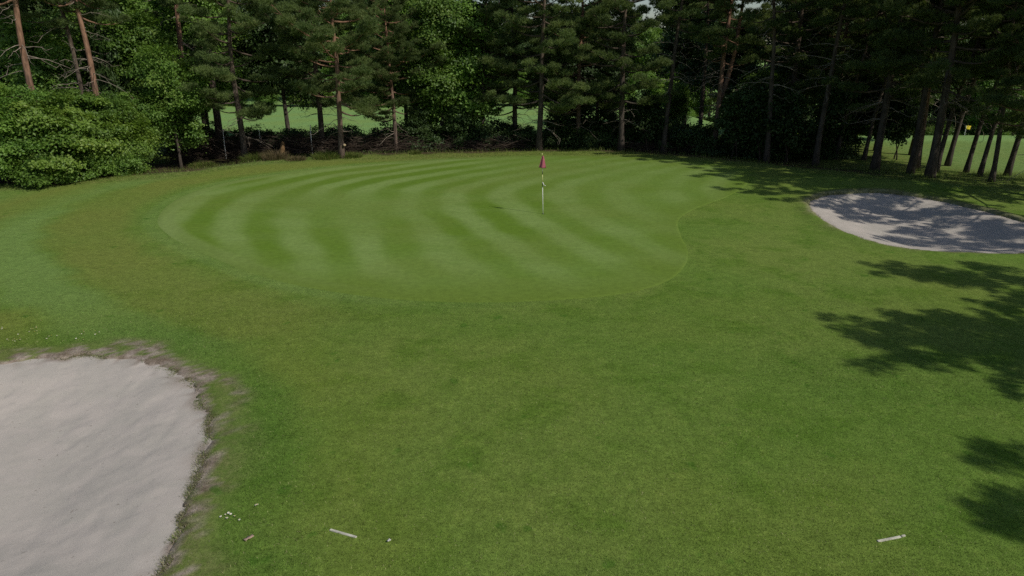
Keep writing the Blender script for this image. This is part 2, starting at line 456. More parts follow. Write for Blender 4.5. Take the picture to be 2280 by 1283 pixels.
def bunker(name, poly, lipn, depth, res, label, key):
    lo = poly.min(0) - .4; hi = poly.max(0) + .4
    xs_ = np.arange(lo[0], hi[0], res); ys_ = np.arange(lo[1], hi[1], res)
    X, Y = np.meshgrid(xs_, ys_); x = X.ravel(); y = Y.ravel()
    d = sdist(x, y, poly) + lipn * lip_noise(x, y)
    z = base_h(x, y) - (.02 if lipn == 1 else .06) - depth * sstep(-.1, 2.6, d) - .25 * sstep(-.02, -.3, d)
    # trodden and raked sand
    ang = .5
    u = x * math.cos(ang) + y * math.sin(ang); v = -x * math.sin(ang) + y * math.cos(ang)
    z = z + .004 * (fnoise(u * 1.6, v * 2.4, 3) - .5) + .005 * (vnoise(x * 4.6, y * 4.6) - .5) + .005 * (vnoise(x * 10 + 3, y * 10) - .5) + .004 * (vnoise(u * 6, v * 9) - .5) * sstep(.3, .7, vnoise(x * .9, y * .9)) + .004 * (vnoise(x * 18, y * 18) - .5) - .012 * sstep(.74, .9, vnoise(x * 3.3 + 8, y * 3.3)) * sstep(.4, .6, vnoise(x * .6, y * .6 + 5))
    wob = fnoise(x * 2.2 + 5, y * 2.2, 3) - .5
    soil = np.clip(sstep(.55, .0, d + wob * 1.0) * sstep(-.02, .16, wob) * .9, 0, 1)
    nx, ny = len(xs_), len(ys_)
    ii = (np.arange(ny - 1)[:, None] * nx + np.arange(nx - 1)[None]).ravel()
    F = np.stack([ii, ii + 1, ii + 1 + nx, ii + nx], 1)
    keep = (d[F] > -.28).any(1); F = F[keep]
    used = np.unique(F); mp = np.full(len(x), -1); mp[used] = np.arange(len(used)); F = mp[F]
    o = link(name, fast_mesh(name, np.stack([x, y, z], 1)[used], F, M_SAND, {'soil': soil[used]}, True))
    tag(o, label, kind='structure'); return o
bunker('sand_bunker', BUNKER_A, 1.0, .32, .055, 'pale sunlit sand bunker with ragged grassy rim', 'da')
bunker('sand_bunker', BUNKER_B, .6, .34, .10, 'sand bunker dappled by tree shade near the wood', 'db')

def gz_at(x, y):
    return float(base_h(np.array([x]), np.array([y]))[0])

# ------------------------------------------------------------------ short turf blades
rng = np.random.default_rng(11)
def blades(x, y, length, width, lean, mat, name, zoff=0.0, tintf=None, attrs=None, zfun=None):
    n = len(x)
    az = rng.random(n) * 2 * math.pi; tl = lean * (.5 + rng.random(n) * .8)
    L = length * (.6 + .7 * rng.random(n))
    dx, dy, dz = np.sin(tl) * np.cos(az), np.sin(tl) * np.sin(az), np.cos(tl)
    wa = rng.random(n) * 2 * math.pi; w = width * (.7 + .6 * rng.random(n)) / 2
    z = (base_h(x, y) if zfun is None else zfun(x, y)) + zoff
    P = np.stack([x, y, z], 1); W = np.stack([np.cos(wa) * w, np.sin(wa) * w, np.zeros(n)], 1)
    T = P + np.stack([dx, dy, dz], 1) * np.broadcast_to(np.asarray(L), (n,))[:, None]
    V = np.stack([P - W, P + W, T], 1).reshape(-1, 3)
    F = np.arange(3 * n).reshape(-1, 3)
    tint = rng.random(n) if tintf is None else tintf
    at = {'tint': np.repeat(tint, 3)}
    for k, v in (attrs or {}).items(): at[k] = np.repeat(v, 3)
    return fast_mesh(name, V, F, mat, at)

def frustum_points(n, y0, y1):
    yy = y0 + (y1 - y0) * rng.random(n) ** 1.5
    hw = 1140 / FPX * (yy * math.cos(PITCH) + CAM_H * math.sin(PITCH)) + .6
    mx = 1140 / FPX * (y1 * math.cos(PITCH) + CAM_H * math.sin(PITCH)) + .6
    xx = (rng.random(n) * 2 - 1) * mx
    k = np.abs(xx) < hw
    return xx[k], yy[k]
bx_, by_ = frustum_points(780000, 6.0, 19.0)
Ab = surf(bx_, by_)
keep = (rng.random(len(bx_)) > sstep(14.5, 19, by_)) & (Ab['da'] < .02) & (Ab['db'] < .0) & (Ab['dg'] < rng.random(len(bx_)) ** 2.5 * .9) & (rng.random(len(bx_)) > .7 * Ab['soil'])
bx_, by_ = bx_[keep], by_[keep]; Ab = {k: v[keep] for k, v in Ab.items()}
ln = .024 + .022 * Ab['lush'] + .02 * Ab['soil']
lawn = link('lawn_grass', blades(bx_, by_, ln, .0065, 1.0, M_BLADE, 'lawn_grass', 0.0, None, {k: Ab[k] for k in keys}))
tag(lawn, 'short mown grass blades of the lawn', kind='stuff')

# ------------------------------------------------------------------ trees
def unit(v): return v / (np.linalg.norm(v, axis=-1, keepdims=True) + 1e-9)

def needle_mesh(name, P, Ax, mat, k=12, ln=.10, wd=.016, seed=0, cl=None):
    r = np.random.default_rng(seed); n = len(P)
    tuft = r.random(n) if cl is None else cl * .6 + .4 * r.random(n)
    P2 = np.repeat(P, k, 0); A2 = np.repeat(Ax, k, 0)
    rnd = unit(r.normal(size=(n * k, 3)))
    d = unit(A2 * .75 + rnd * .85)
    base = P2 + A2 * (r.random((n * k, 1)) * .10 - .03)
    L = ln * (.7 + .6 * r.random((n * k, 1)))
    w = unit(np.cross(d, unit(r.normal(size=(n * k, 3))))) * wd * .5
    V = np.stack([base - w, base + w, base + d * L], 1).reshape(-1, 3)
    tint = np.clip(np.repeat(tuft, k) * .75 + .25 * r.random(n * k), 0, 1)
    return fast_mesh(name, V, np.arange(len(V)).reshape(-1, 3), mat, {'tint': np.repeat(tint, 3)})

def leaf_mesh(name, C, N, size, mat, seed=0, tint=None):
    r = np.random.default_rng(seed); n = len(C)
    N = unit(N); T = unit(np.cross(N, unit(r.normal(size=(n, 3))))); S = np.cross(N, T)
    s = size * (.6 + .8 * r.random((n, 1)))
    fold = N * s * .12
    V = np.stack([C - T * s * .5, C + S * s * .33 + fold, C + T * s * .55 - fold, C - S * s * .33 + fold], 1).reshape(-1, 3)
    i = np.arange(n)[:, None] * 4
    F = np.concatenate([i + np.array([[0, 1, 2]]), i + np.array([[0, 2, 3]])], 0)
    tint = r.random(n) if tint is None else np.clip(tint * .6 + .4 * r.random(n), 0, 1)
    return fast_mesh(name, V, F, mat, {'tint': np.repeat(tint, 4)})

def trunk_path(r, H, lean, leandir, wob):
    n = 14; t = np.linspace(0, 1, n)
    p = np.zeros((n, 3)); p[:, 2] = t * H
    off = lean * H * (t * .8 + .2 * t * t)
    p[:, 0] = off * math.cos(leandir) + wob * np.sin(t * 5 + r.random() * 6) * t + wob * .4 * np.sin(t * 13 + r.random() * 6) * t
    p[:, 1] = off * math.sin(leandir) + wob * np.sin(t * 4.2 + r.random() * 6) * t
    p[:, :2] -= p[0, :2]
    p[0, 2] = -.35
    return p

def at_path(P, z):
    return np.array([np.interp(z, P[:, 2], P[:, 0]), np.interp(z, P[:, 2], P[:, 1]), z])

def make_pine(seed, H, crown0, crad, r0, lean=0.0, leandir=0.0, wob=.25, nlimb=60, ndead=10, bark=M_BARK, shape=1.0, dens=1.0, fork=False):
    r = np.random.default_rng(seed)
    P = trunk_path(r, H, lean, leandir, wob)
    t = np.clip(P[:, 2] / H, 0, 1)
    rad = r0 * (1 - .82 * t ** 1.1) * (1 + .55 * np.exp(-np.maximum(P[:, 2], 0) / .28))
    tm = MB(); tm.tube(P, rad, 10)
    if fork:
        q = at_path(P, H * .24); Q = np.array([q, q + (.5, .1, 1.4), q + (.95, .2, 3.2), q + (1.1, .1, 6.0), q + (1.3, 0, H * .66)])
        tm.tube(Q, np.array([.8, .75, .62, .45, .15]) * r0, 8)
    lm = MB(); TP = []; TA = []; TT = []
    for i in range(nlimb):
        f = (i + r.random()) / nlimb
        z = crown0 + (H - crown0 - .3) * f ** .92
        prof = (math.sin(min(1, (f * .86 + .14)) * math.pi) ** .6) * (1 - .35 * f) * shape + .12
        L = crad * prof * (.65 + .6 * r.random()) * (.45 if i % 4 == 1 else 1)
        az = i * 2.4 + r.normal() * .5
        o = at_path(P, z); d = np.array([math.cos(az), math.sin(az), 0])
        rise = -.10 + .55 * f + .2 * r.normal()
        n = 6; s = np.linspace(0, 1, n)
        pts = o + d * (s * L)[:, None]
        pts[:, 2] += L * (rise * s + .22 * (s ** 2) * (.5 if f < .3 else 1) - .10 * np.sin(s * 3))
        side = np.array([-d[1], d[0], 0]); pts += side * (L * .14 * r.normal() * s ** 2)[:, None]
        lm.tube(pts, np.linspace(.030 + .012 * L, .008, n) * (.8 + .3 * (1 - f)), 5, False)
        nc = max(2, int(round((1.6 + 1.15 * L) * dens)))
        for k in range(nc):
            u = .30 + .70 * (k + .35 + .6 * r.random()) / nc
            u = min(u, 1.0)
            c = np.array([np.interp(u, s, pts[:, j]) for j in range(3)])
            sd = (1 if (k + i) % 2 else -1) * (.25 + .75 * r.random()) * (1.15 - .7 * u)
            e = c + unit(side * sd + d * .5) * (.25 + .22 * L * abs(sd)) + np.array([0, 0, .10 + .22 * r.random()])
            lm.tube(np.array([c, (c + e) / 2 + (0, 0, -.04), e]), [.014, .010, .004], 3, False)
            rc = (.27 + .24 * r.random()) * (.75 + .12 * L)
            m = int(58 * (rc / .38) ** 2)
            off = unit(r.normal(size=(m, 3))) * (r.random((m, 1)) ** .45) * np.array([rc * .95, rc * .95, rc * .42])
            off[:, 2] += .10 * rc - .30 * (off[:, 0] ** 2 + off[:, 1] ** 2)
            ax = unit(off * np.array([1.1, 1.1, .8]) / rc + np.array([0, 0, .75]) + d * .35 + r.normal(size=(m, 3)) * .3)
            TP.append(e + off); TA.append(ax); TT.append(np.full(m, r.random()))
    TP = np.concatenate(TP); TA = np.concatenate(TA)
    dm = MB()
    for i in range(int(ndead * .6)):
        z = crown0 * (.5 + .6 * r.random()); o = at_path(P, z); az = r.random() * 6.28
        d = np.array([math.cos(az), math.sin(az), 0]); L = .5 + 1.6 * r.random()
        s = np.linspace(0, 1, 5); pts = o + d * (s * L)[:, None]
        pts[:, 2] += L * (.25 * r.normal() * s - .25 * s ** 2 + .12 * r.random()); pts[1:] += r.normal(size=(4, 3)) * .04
        dm.tube(pts, np.linspace(.022, .006, 5), 4, False)
        for k in range(3):
            q = pts[2 + k % 3]; e = q + unit(d + r.normal(size=3) * .7) * (.25 + .4 * r.random())
            dm.tube(np.array([q, (q + e) / 2 + r.normal(size=3) * .03, e]), [.009, .006, .003], 3, False)
    parts = [('trunk', tm.mesh('pine_trunk', bark)), ('limbs', lm.mesh('pine_limbs', bark)), ('crown', needle_mesh('pine_crown', TP, TA, M_NEEDLE, 11, .15, .024, seed, np.concatenate(TT)))]
    if ndead: parts.append(('dead_branches', dm.mesh('pine_dead_branches', M_DEAD)))
    return parts

def make_broad(seed, H, crown0, rx, r0, nclump, nleaf, size, mat, bark, stems=1, wob=.2, flat=.55, fill=.5, spikes=0):
    r = np.random.default_rng(seed)
    tm = MB(); lm = MB(); Ps = []
    for s_ in range(stems):
        ld = r.random() * 6.28; P = trunk_path(r, H * (.92 if stems == 1 else .75), .03 if stems == 1 else .16 + .1 * r.random(), ld, wob)
        if stems > 1: P[:, :2] += r.normal(size=2) * .25
        t = np.clip(P[:, 2] / H, 0, 1)
        tm.tube(P, r0 * (1 - .85 * t) * (1 + .4 * np.exp(-np.maximum(P[:, 2], 0) / .25)), 8); Ps.append(P)
    C = []; N = []; TI = []
    cz = (H + crown0) / 2; hz = (H - crown0) / 2
    nl = 13 if stems == 1 else 10
    lobes = []
    for j in range(nl):
        az = j * 2.4 + r.normal() * .4; q = .25 + .45 * r.random()
        fz = (j + .5 * r.random()) / nl
        zc = crown0 + (H - crown0) * (.16 + .70 * fz); wz = math.sqrt(max(.08, 1 - abs((zc - cz) / hz) ** 2.2))
        lr = rx * (.30 + .20 * r.random())
        lobes.append((np.array([math.cos(az) * q * rx * wz, math.sin(az) * q * rx * wz, zc]), lr))
    for i in range(nclump):
        dirn = unit(r.normal(size=3)); q = (fill + (1 - fill) * r.random()) if r.random() < .85 else r.random() * .6
        bul = .7 + .5 * vnoise(dirn[0] * 2.2 + 7 + seed + i % nl, dirn[1] * 2.2 + dirn[2] * 2.6 + 5)
        lc, lr = lobes[i % nl]
        c = lc + dirn * lr * q * bul * np.array([1, 1, min(1.0, hz / rx * .8)])
        if i < spikes:
            az = r.random() * 6.28; q = .75 * math.sqrt(r.random())
            c = np.array([math.cos(az) * q * rx, math.sin(az) * q * rx, H * (.86 + .26 * r.random() - .25 * q)])
        elif i < 3 * spikes:
            c = lc + dirn * lr * (1.05 + .35 * r.random())
        if c[2] < .12: c[2] = .12 + .2 * r.random()
        P = Ps[i % stems]
        zt = min(H * .9, max(.2, c[2] - .35 * math.hypot(c[0], c[1]) - .2)); o = at_path(P, zt)
        if i % 2 == 0:
            m = (o + c) / 2 + r.normal(size=3) * .12 + (0, 0, .1)
            lm.tube(np.array([o, m, c]), [.012 + .006 * H * .3, .010, .005], 4, False)
        k = int(nleaf * (.5 + r.random()))
        rad = (.20 + .20 * r.random()) * (rx / 2.2) ** .5 * (.75 if i < 3 * spikes else 1)
        off = r.normal(size=(k, 3)) * np.array([rad, rad, rad * flat])
        off[:, 2] -= .25 * (off[:, 0] ** 2 + off[:, 1] ** 2)          # layered, drooping sprays
        C.append(c + off)
        N.append(np.array([0, 0, 1.0]) * .75 + dirn * .95 + r.normal(size=(k, 3)) * .55)
        TI.append(np.full(k, r.random()))
    C = np.concatenate(C); N = np.concatenate(N); TI = np.concatenate(TI)
    C[:, 2] = np.maximum(C[:, 2], .03)
    return [('trunk' if stems == 1 else 'stems', tm.mesh('broad_trunk', bark)), ('limbs', lm.mesh('broad_limbs', bark)), ('crown', leaf_mesh('broad_crown', C, N, size, mat, seed, TI))]

PROTO = {
    'edge_a': make_pine(1, 13.5, 2.6, 3.3, .19, .03, 1.0, .22, 54, 18, M_BARKD),  # dark bark colour puts the shade on these trunks into the material
    'edge_b': make_pine(2, 12.0, 2.7, 3.1, .17, .04, 0.2, .25, 52, 16),
    'edge_c': make_pine(3, 14.0, 3.4, 2.9, .20, .02, 3.0, .20, 48, 20, M_BARKD),
    'bare_a': make_pine(4, 17.0, 8.8, 2.8, .20, .05, 2.8, .25, 32, 30),
    'bare_b': make_pine(5, 15.0, 7.4, 2.6, .16, .06, 0.6, .32, 34, 30, M_BARKD),
    'lean_a': make_pine(6, 12.5, 5.0, 2.6, .135, .15, 0.0, .28, 34, 24, M_BARKD),
    'fork': make_pine(7, 14.0, 5.8, 2.6, .19, .03, 0.0, .15, 36, 34, M_BARK, 1, 1, True),
    'broad_a': make_broad(21, 12, 2.0, 3.4, .17, 270, 190, .17, M_LEAF, M_BARKD, 1, .2, .5, .55),
    'broad_b': make_broad(22, 9, 1.2, 2.7, .12, 190, 190, .16, M_LEAF, M_BARKD, 1, .2, .5, .6),
    'broad_d': make_broad(23, 11, 2.4, 3.4, .16, 240, 170, .18, M_LEAFD, M_BARKD, 1, .2, .5, .55),
    'shrub_a': make_broad(31, 4.2, .15, 2.4, .06, 165, 330, .105, M_LEAF, M_TWIG, 5, .15, .40, .80, 20),
    'shrub_b': make_broad(32, 3.4, .1, 2.0, .05, 140, 300, .115, M_LEAF2, M_TWIG, 5, .15, .40, .80, 16),
    'bush_a': make_broad(41, 1.7, .05, 1.5, .03, 80, 120, .11, M_LEAFD, M_TWIG, 5, .1, .5, .4, 6),
    'bush_b': make_broad(42, 1.5, .05, 1.9, .03, 90, 120, .11, M_LEAFD, M_TWIG, 6, .1, .5, .4, 6),
    'low_shrub': make_broad(44, 1.5, .02, 1.3, .03, 60, 170, .12, M_LEAF, M_TWIG, 5, .1, .45, .6, 6),
    'sapling': make_broad(43, 4.0, .9, 1.2, .035, 60, 90, .14, M_LEAFD, M_TWIG, 2, .15, .5, .3),
}
LAND = [(-60, 'at the left picture edge'), (95, 'the tall bare left pine'), (222, 'the two close leaning trunks'), (395, 'the leafy tree ending the shrubs'), (541, 'the low crowned dark pine'), (628, 'the rotten stump'),
    (757, 'the reddish stub pine'), (880, 'the small low branched pine'), (985, 'the bright leafy tree'), (1075, 'the dark pine left of flag'), (1200, 'the pine behind the flag'), (1290, 'the spreading low branched pine'), (1385, 'the pine where shadow begins'),
    (1480, 'the shaded pine left of fork'), (1592, 'the forked reddish pine'), (1712, 'the first pine right of fork'), (1822, 'the upright dark pine above green'), (1955, 'the pine behind mid bunker'), (2078, 'the thickest trunk'),
    (2160, 'the pine amid the field gap'), (2252, 'the last leaning pine at right'), (2400, 'the right picture edge')]
USED = {}
def where(base, px):
    k = min(LAND, key=lambda q: abs(q[0] - px)); d = px - k[0]
    side = 'straight behind' if abs(d) < 16 else ('just left of' if d < 0 else 'just right of')
    nm = k[1] if not k[1].startswith('at') else 'the left picture edge'
    lab = base + ' ' + side + ' ' + nm
    n = USED.get(lab, 0); USED[lab] = n + 1
    if n: lab = base.replace(' ', ' ' + ['', 'next ', 'third ', 'fourth ', 'fifth ', 'sixth '][n], 1) + ' ' + side + ' ' + nm
    return lab

def plant(name, proto, x, y, s, rz, label, cat, group=None, sz=None, barkmat=None):
    e = link(name, None, None, (x, y, gz_at(x, y) - .04), (0, 0, rz), (s, s, sz or s))
    tag(e, label, cat, group)
    for pn, me in PROTO[proto]:
        o = link(pn, me, e)
        if pn == 'dead_branches': o['kind'] = 'stuff'
    return e

P = 'pine_tree'; BT = 'broadleaf_tree'; SH = 'leafy_shrub'
NAMED = [
    # photo column, distance, prototype, scale, turn, label
    (P, 'bare_a', 92, 36.5, 1.0, -2.6, 'tall bare pine trunk rising out of the left-hand shrubs, nearest the picture edge', 'edge pines'),
    (P, 'bare_b', 66, 41.5, .95, 2.2, 'thin crooked pine behind the tall bare trunk at far left', 'edge pines'),
    (P, 'bare_b', 212, 38.5, 1.0, 2.5, 'left one of two close pine trunks leaning together above the shrubs', 'edge pines'),
    (P, 'bare_a', 240, 38.0, .92, .25, 'right one of two close pine trunks leaning together above the shrubs', 'edge pines'),
    (P, 'bare_a', 330, 46, 1.0, 1.0, 'pine with orange upper trunk behind the tall leafy shrub', 'edge pines'),
    (P, 'bare_a', 422, 45, 1.05, 5.0, 'pine with orange upper trunk between leafy shrub and first crown', 'edge pines'),
    (P, 'edge_a', 541, 41.6, 1.0, .9, 'dark trunked pine with low crown beside bright grass tuft', 'edge pines'),
    (P, 'edge_b', 757, 41.0, 1.0, .3, 'reddish trunked pine with sawn branch stub at edge of green', 'edge pines'),
    (P, 'edge_c', 716, 44.5, .95, 2.0, 'slightly leaning pine just behind the reddish stub pine', 'edge pines'),
    (P, 'edge_b', 880, 44.5, .8, 1.9, 'small low branched pine right of the reddish stub pine', 'edge pines'),
    (P, 'edge_c', 1075, 47.0, .8, 4.1, 'dark pine left of the forked dark trunk behind the green', 'edge pines'),
    (P, 'edge_a', 1148, 48.0, .95, 2.7, 'dark thick pine just left of the pine behind the flag', 'edge pines'),
    (P, 'edge_a', 1200, 44.6, 1.0, 5.2, 'straight dark pine directly behind the red flag', 'edge pines'),
    (P, 'edge_b', 1290, 47, 1.05, 3.3, 'spreading pine with low horizontal branches right of the flag pine', 'edge pines'),
    (P, 'edge_a', 1385, 44.5, 1.0, 1.6, 'dark pine where the tree shadow begins behind the green', 'edge pines'),
    (P, 'bare_b', 1480, 44.5, 1.0, .2, 'shaded pine second to the left of the forked reddish pine', 'edge pines'),
    (P, 'fork', 1592, 45.0, 1.0, .3, 'forked pine with reddish sunlit trunks in the dark wood', 'edge pines'),
    (P, 'bare_b', 1560, 50, 1.0, 1.3, 'thin pine just behind and left of the forked reddish pine', 'edge pines'),
    (P, 'bare_b', 1712, 41.5, 1.0, 2.2, 'shaded pine first to the right of the forked reddish pine', 'dark wood pines'),
    (P, 'bare_b', 1822, 40.0, 1.0, .3, 'upright dark pine above the shaded tip of the green', 'dark wood pines'),
    (P, 'lean_a', 1868, 42.5, .9, .3, 'slim pine leaning right behind the far end of bunker', 'dark wood pines'),
    (P, 'lean_a', 1930, 42.0, .9, .1, 'second slim pine leaning right behind the shaded bunker', 'dark wood pines'),
    (P, 'edge_c', 1955, 37.5, 1.0, 2.2, 'dark pine with high crown standing behind middle of shaded bunker', 'dark wood pines'),
    (P, 'bare_b', 2035, 36.0, 1.0, 4.0, 'dark pine trunk just left of the thickest trunk', 'dark wood pines'),
    (P, 'bare_a', 2047, 37.5, .9, 1.0, 'pale sided pine trunk half hidden behind thickest trunk', 'dark wood pines'),
    (P, 'edge_c', 2078, 34.2, 1.05, .6, 'thickest pine trunk at the corner behind the shaded bunker', 'dark wood pines'),
    (P, 'lean_a', 2092, 36.8, .95, .2, 'leaning pine tight against the right of the thickest trunk', 'dark wood pines'),
    (P, 'lean_a', 2118, 39.6, 1.05, .0, 'strongly curved pine leaning right before the sunny field', 'dark wood pines'),
    (P, 'lean_a', 2160, 37.0, .9, -.1, 'leaning pine silhouetted in the middle of sunny field gap', 'dark wood pines'),
    (P, 'lean_a', 2190, 35.0, .85, .15, 'slim leaning pine left of the knobbly pale trunk', 'dark wood pines'),
    (P, 'bare_b', 2218, 33.0, .72, 2.6, 'knobbly pale pine trunk nearest the right-hand lawn', 'dark wood pines'),
    (P, 'lean_a', 2252, 35.6, 1.05, .0, 'thick leaning pine closest to the right picture edge', 'dark wood pines'),
    (BT, 'broad_a', 985, 46.5, .9, .5, 'bright leafy tree between the stub pine and flag pine', 'broadleaf trees'),
    (BT, 'broad_b', 395, 40.0, .78, 1.0, 'tall leafy tree at the right end of the left-hand shrubs', 'broadleaf trees'),
    (BT, 'broad_b', 330, 43.0, 1.0, 2.0, 'leafy tree behind the shrubs beside the pale thin trunk', 'broadleaf trees'),
    (BT, 'broad_d', 460, 52, 1.0, 3.0, 'dark leafy tree behind the low crowned pine', 'broadleaf trees'),
    (BT, 'broad_d', 640, 53, 1.15, .8, 'dark leafy tree seen between low crowned and stub pines', 'broadleaf trees'),
    (BT, 'broad_d', 160, 48, 1.1, 1.8, 'dark leafy tree behind the bare trunks at far left', 'broadleaf trees'),
    (BT, 'broad_d', 20, 46, 1.1, 4.8, 'dark leafy tree at the left picture edge behind shrubs', 'broadleaf trees'),
    (BT, 'broad_d', 1330, 56, 1.0, .8, 'dark leafy tree behind the spreading low branched pine', 'broadleaf trees'),
    (BT, 'broad_b', 1690, 48, .6, .8, 'small leafy tree catching light right of forked pine', 'broadleaf trees'),
    (BT, 'broad_b', 1500, 52, .5, 2.2, 'small bright leafy tree seen left of forked pine', 'broadleaf trees'),
    (BT, 'broad_b', 118, 41.0, .95, .2, 'leafy tree standing behind the tall bare pine trunk at left', 'broadleaf trees'),
    (BT, 'broad_b', 268, 44.5, 1.15, 4.2, 'leafy tree filling the gap right of the two close trunks', 'broadleaf trees'),
    (BT, 'broad_a', 455, 49.0, 1.0, 2.2, 'bright leafy tree left of the low crowned dark pine', 'broadleaf trees'),
    (BT, 'broad_a', 905, 52.0, 1.0, 1.1, 'bright leafy tree behind the small low branched pine', 'broadleaf trees'),
    (BT, 'broad_b', 1035, 47.5, 1.1, 3.1, 'smaller bright leafy tree left of the dark pine pair', 'broadleaf trees'),
    (BT, 'broad_b', 12, 36.4, .60, .7, 'young leafy tree poking above the shrubs at the left picture edge', 'broadleaf trees'),
    (BT, 'broad_b', 160, 36.6, .52, 2.9, 'young leafy tree poking above the shrubs between the bare trunks', 'broadleaf trees'),
    (BT, 'broad_b', 305, 38.6, .50, 5.0, 'young leafy tree at the dark hollow right of the shrubs', 'broadleaf trees'),
    (SH, 'shrub_a', 30, 32.8, 1.05, .3, 'largest sunlit leafy shrub at the left picture edge', 'sunlit shrubs'),
    (SH, 'shrub_b', 140, 33.6, 1.15, 1.7, 'sunlit leafy shrub second from the left picture edge', 'sunlit shrubs'),
    (SH, 'shrub_a', 215, 36.0, .95, 3.2, 'sunlit leafy shrub under the two close pine trunks', 'sunlit shrubs'),
    (SH, 'shrub_b', 266, 36.4, .95, 5.1, 'sunlit leafy shrub nearest the dark hollow before the brushwood', 'sunlit shrubs'),
    (SH, 'low_shrub', 105, 32.0, 1.0, .4, 'low shrub spilling onto the grass at the foot of the left shrubs', 'sunlit shrubs'),
    (SH, 'low_shrub', 205, 34.2, .8, 2.4, 'low shrub on the grass below the two close pine trunks', 'sunlit shrubs'),
    (SH, 'low_shrub', 270, 35.2, .7, 4.4, 'smallest low shrub at the right foot of the sunlit shrubs', 'sunlit shrubs'),
    (SH, 'shrub_b', -30, 35.5, 1.35, 4.1, 'tall leafy shrub rising behind the left picture edge', 'sunlit shrubs'),
]
for nm, pr, px, Yd, s, rz, lab, grp in NAMED:
    plant(nm, pr, XP(px, Yd), Yd, s, rz, lab, 'tree' if nm != SH else 'shrub', grp)

# trees that close the wood behind the named ones
r = random.Random(4)
for k, (px, Yd, pr, s) in enumerate([(1760, 47, 'edge_a', 1.1), (1790, 53, 'broad_d', 1.1), (1860, 49, 'edge_b', 1.1),
        (1900, 54, 'broad_d', 1.1), (1960, 46, 'edge_a', 1.0), (2010, 52, 'broad_d', 1.0), (1240, 54, 'broad_d', .9), (1620, 57, 'broad_d', .9), (1525, 63, 'broad_d', 1.25), (1735, 57, 'bare_b', 1.0), (2040, 44, 'edge_c', 1.0)]):
    broad = pr.startswith('broad')
    plant(BT if broad else P, pr, XP(px, Yd), Yd, s, r.random() * 6, where('dark leafy tree deep in wood' if broad else 'dark pine deep in wood', px), 'tree',
          'broadleaf trees deep in the wood' if broad else 'pines deep in the wood')
# pines along the right side whose crowns and shadows reach the lawn and bunker
ROT = {(17.5, 8.2): 2.6, (19.2, 7.4): .9, (18.6, 9.4): 4.2, (16.0, 2.5): 1.3, (21.0, 12.2): 3.4}
for (x_, y_, pr, s, lab) in [(17.5, 8.2, 'edge_b', .86, 'pine beside the lawn whose crown shades the large foreground patch'), (16.0, 2.5, 'edge_a', .74, 'pine beside the lawn casting the lowest right shadow'),
        (21.0, 12.2, 'edge_c', .82, 'pine beside the lawn casting the shadow below the bunker'), (25.8, 16, 'edge_a', .95, 'pine south of the far bunker with dappling crown'),
        (24.0, 20.5, 'bare_b', .80, 'pine at the end of far bunker with dappling crown'), (22.0, 24.0, 'bare_a', .72, 'pine at the far bunker tip shading the sand'), (23.5, 27.0, 'edge_c', 1.0, 'pine behind the far bunker shading its back lip'),
        (27.0, 30.5, 'edge_a', 1.0, 'pine on the grass right of the far bunker'), (22.3, 28.8, 'edge_b', .95, 'pine added just past the right picture edge to thicken shadow beside the green'), (19.2, 7.4, 'edge_a', .80, 'second pine added unseen beside the lawn, deepening the large foreground shadow'),  # right-edge pine and second lawn pine added out of view to thicken shadows
        (18.6, 9.4, 'edge_c', .66, 'third pine added unseen beside the lawn, filling the large foreground shadow')]:  # added out of view to close gaps in the foreground shadow
    plant(P, pr, x_, y_, s, ROT.get((x_, y_), 1.0), lab, 'tree', 'pines along the lawn side')

# distant tree belt beyond the far field
for k in range(46):
    a = k / 45
    px = -150 + 2600 * a; Yd = 96 + 16 * r.random() + (0 if px < 1900 else -6)
    pr = r.choice(['broad_a', 'broad_d', 'broad_d', 'edge_a', 'broad_b', 'edge_c'])
    s = 1.15 + .45 * r.random()
    if px > 2000: s *= 1.15
    broad = pr.startswith('broad')
    plant(BT if broad else P, pr, XP(px, Yd), Yd, s, r.random() * 6, where('distant leafy tree across field' if broad else 'distant pine across field', px), 'tree',
          'distant broadleaf trees' if broad else 'distant pines')
# hedge bushes at the far side of the field
for k in range(34):
    px = -100 + 2500 * (k + r.random() * .6) / 34; Yd = 90 + 4 * r.random()
    pr = r.choice(['shrub_a', 'shrub_b'])
    plant('hedge_bush', pr, XP(px, Yd), Yd, .8 + .5 * r.random(), r.random() * 6, where('distant hedge bush across field', px), 'bush', 'far hedge bushes')

# low dark bushes along the wood edge
low = []
for k in range(30):
    px = 420 + 1420 * k / 29; Yd = 46.2 + 1.6 * r.random() - max(0, (px - 1450) / 1000 * 9)
    pr = 'bush_a' if k % 2 else 'bush_b'
    plant('bramble_bush', pr, XP(px, Yd), Yd, .85 + .4 * r.random(), r.random() * 6, where('low dark bramble bush', px), 'bush', 'low bushes along the wood edge')
for k, (px, Yd, s) in enumerate([(1640, 43.5, 1.2), (1700, 42.5, 1.3), (1755, 42, 1.2), (1440, 45, 1.0), (1850, 43, 1.2), (1900, 44, 1.3), (930, 45.4, .8), (1020, 46, .9), (1960, 43, 1.2), (2000, 42, 1.1), (1245, 48, .9), (1295, 48.5, 1.0), (1350, 48, .9), (1410, 47.5, 1.0), (1455, 48, .9)]):
    plant('sapling', 'sapling', XP(px, Yd), Yd, s, r.random() * 6, where('thin dark sapling', px), 'sapling', 'saplings under the wood edge')

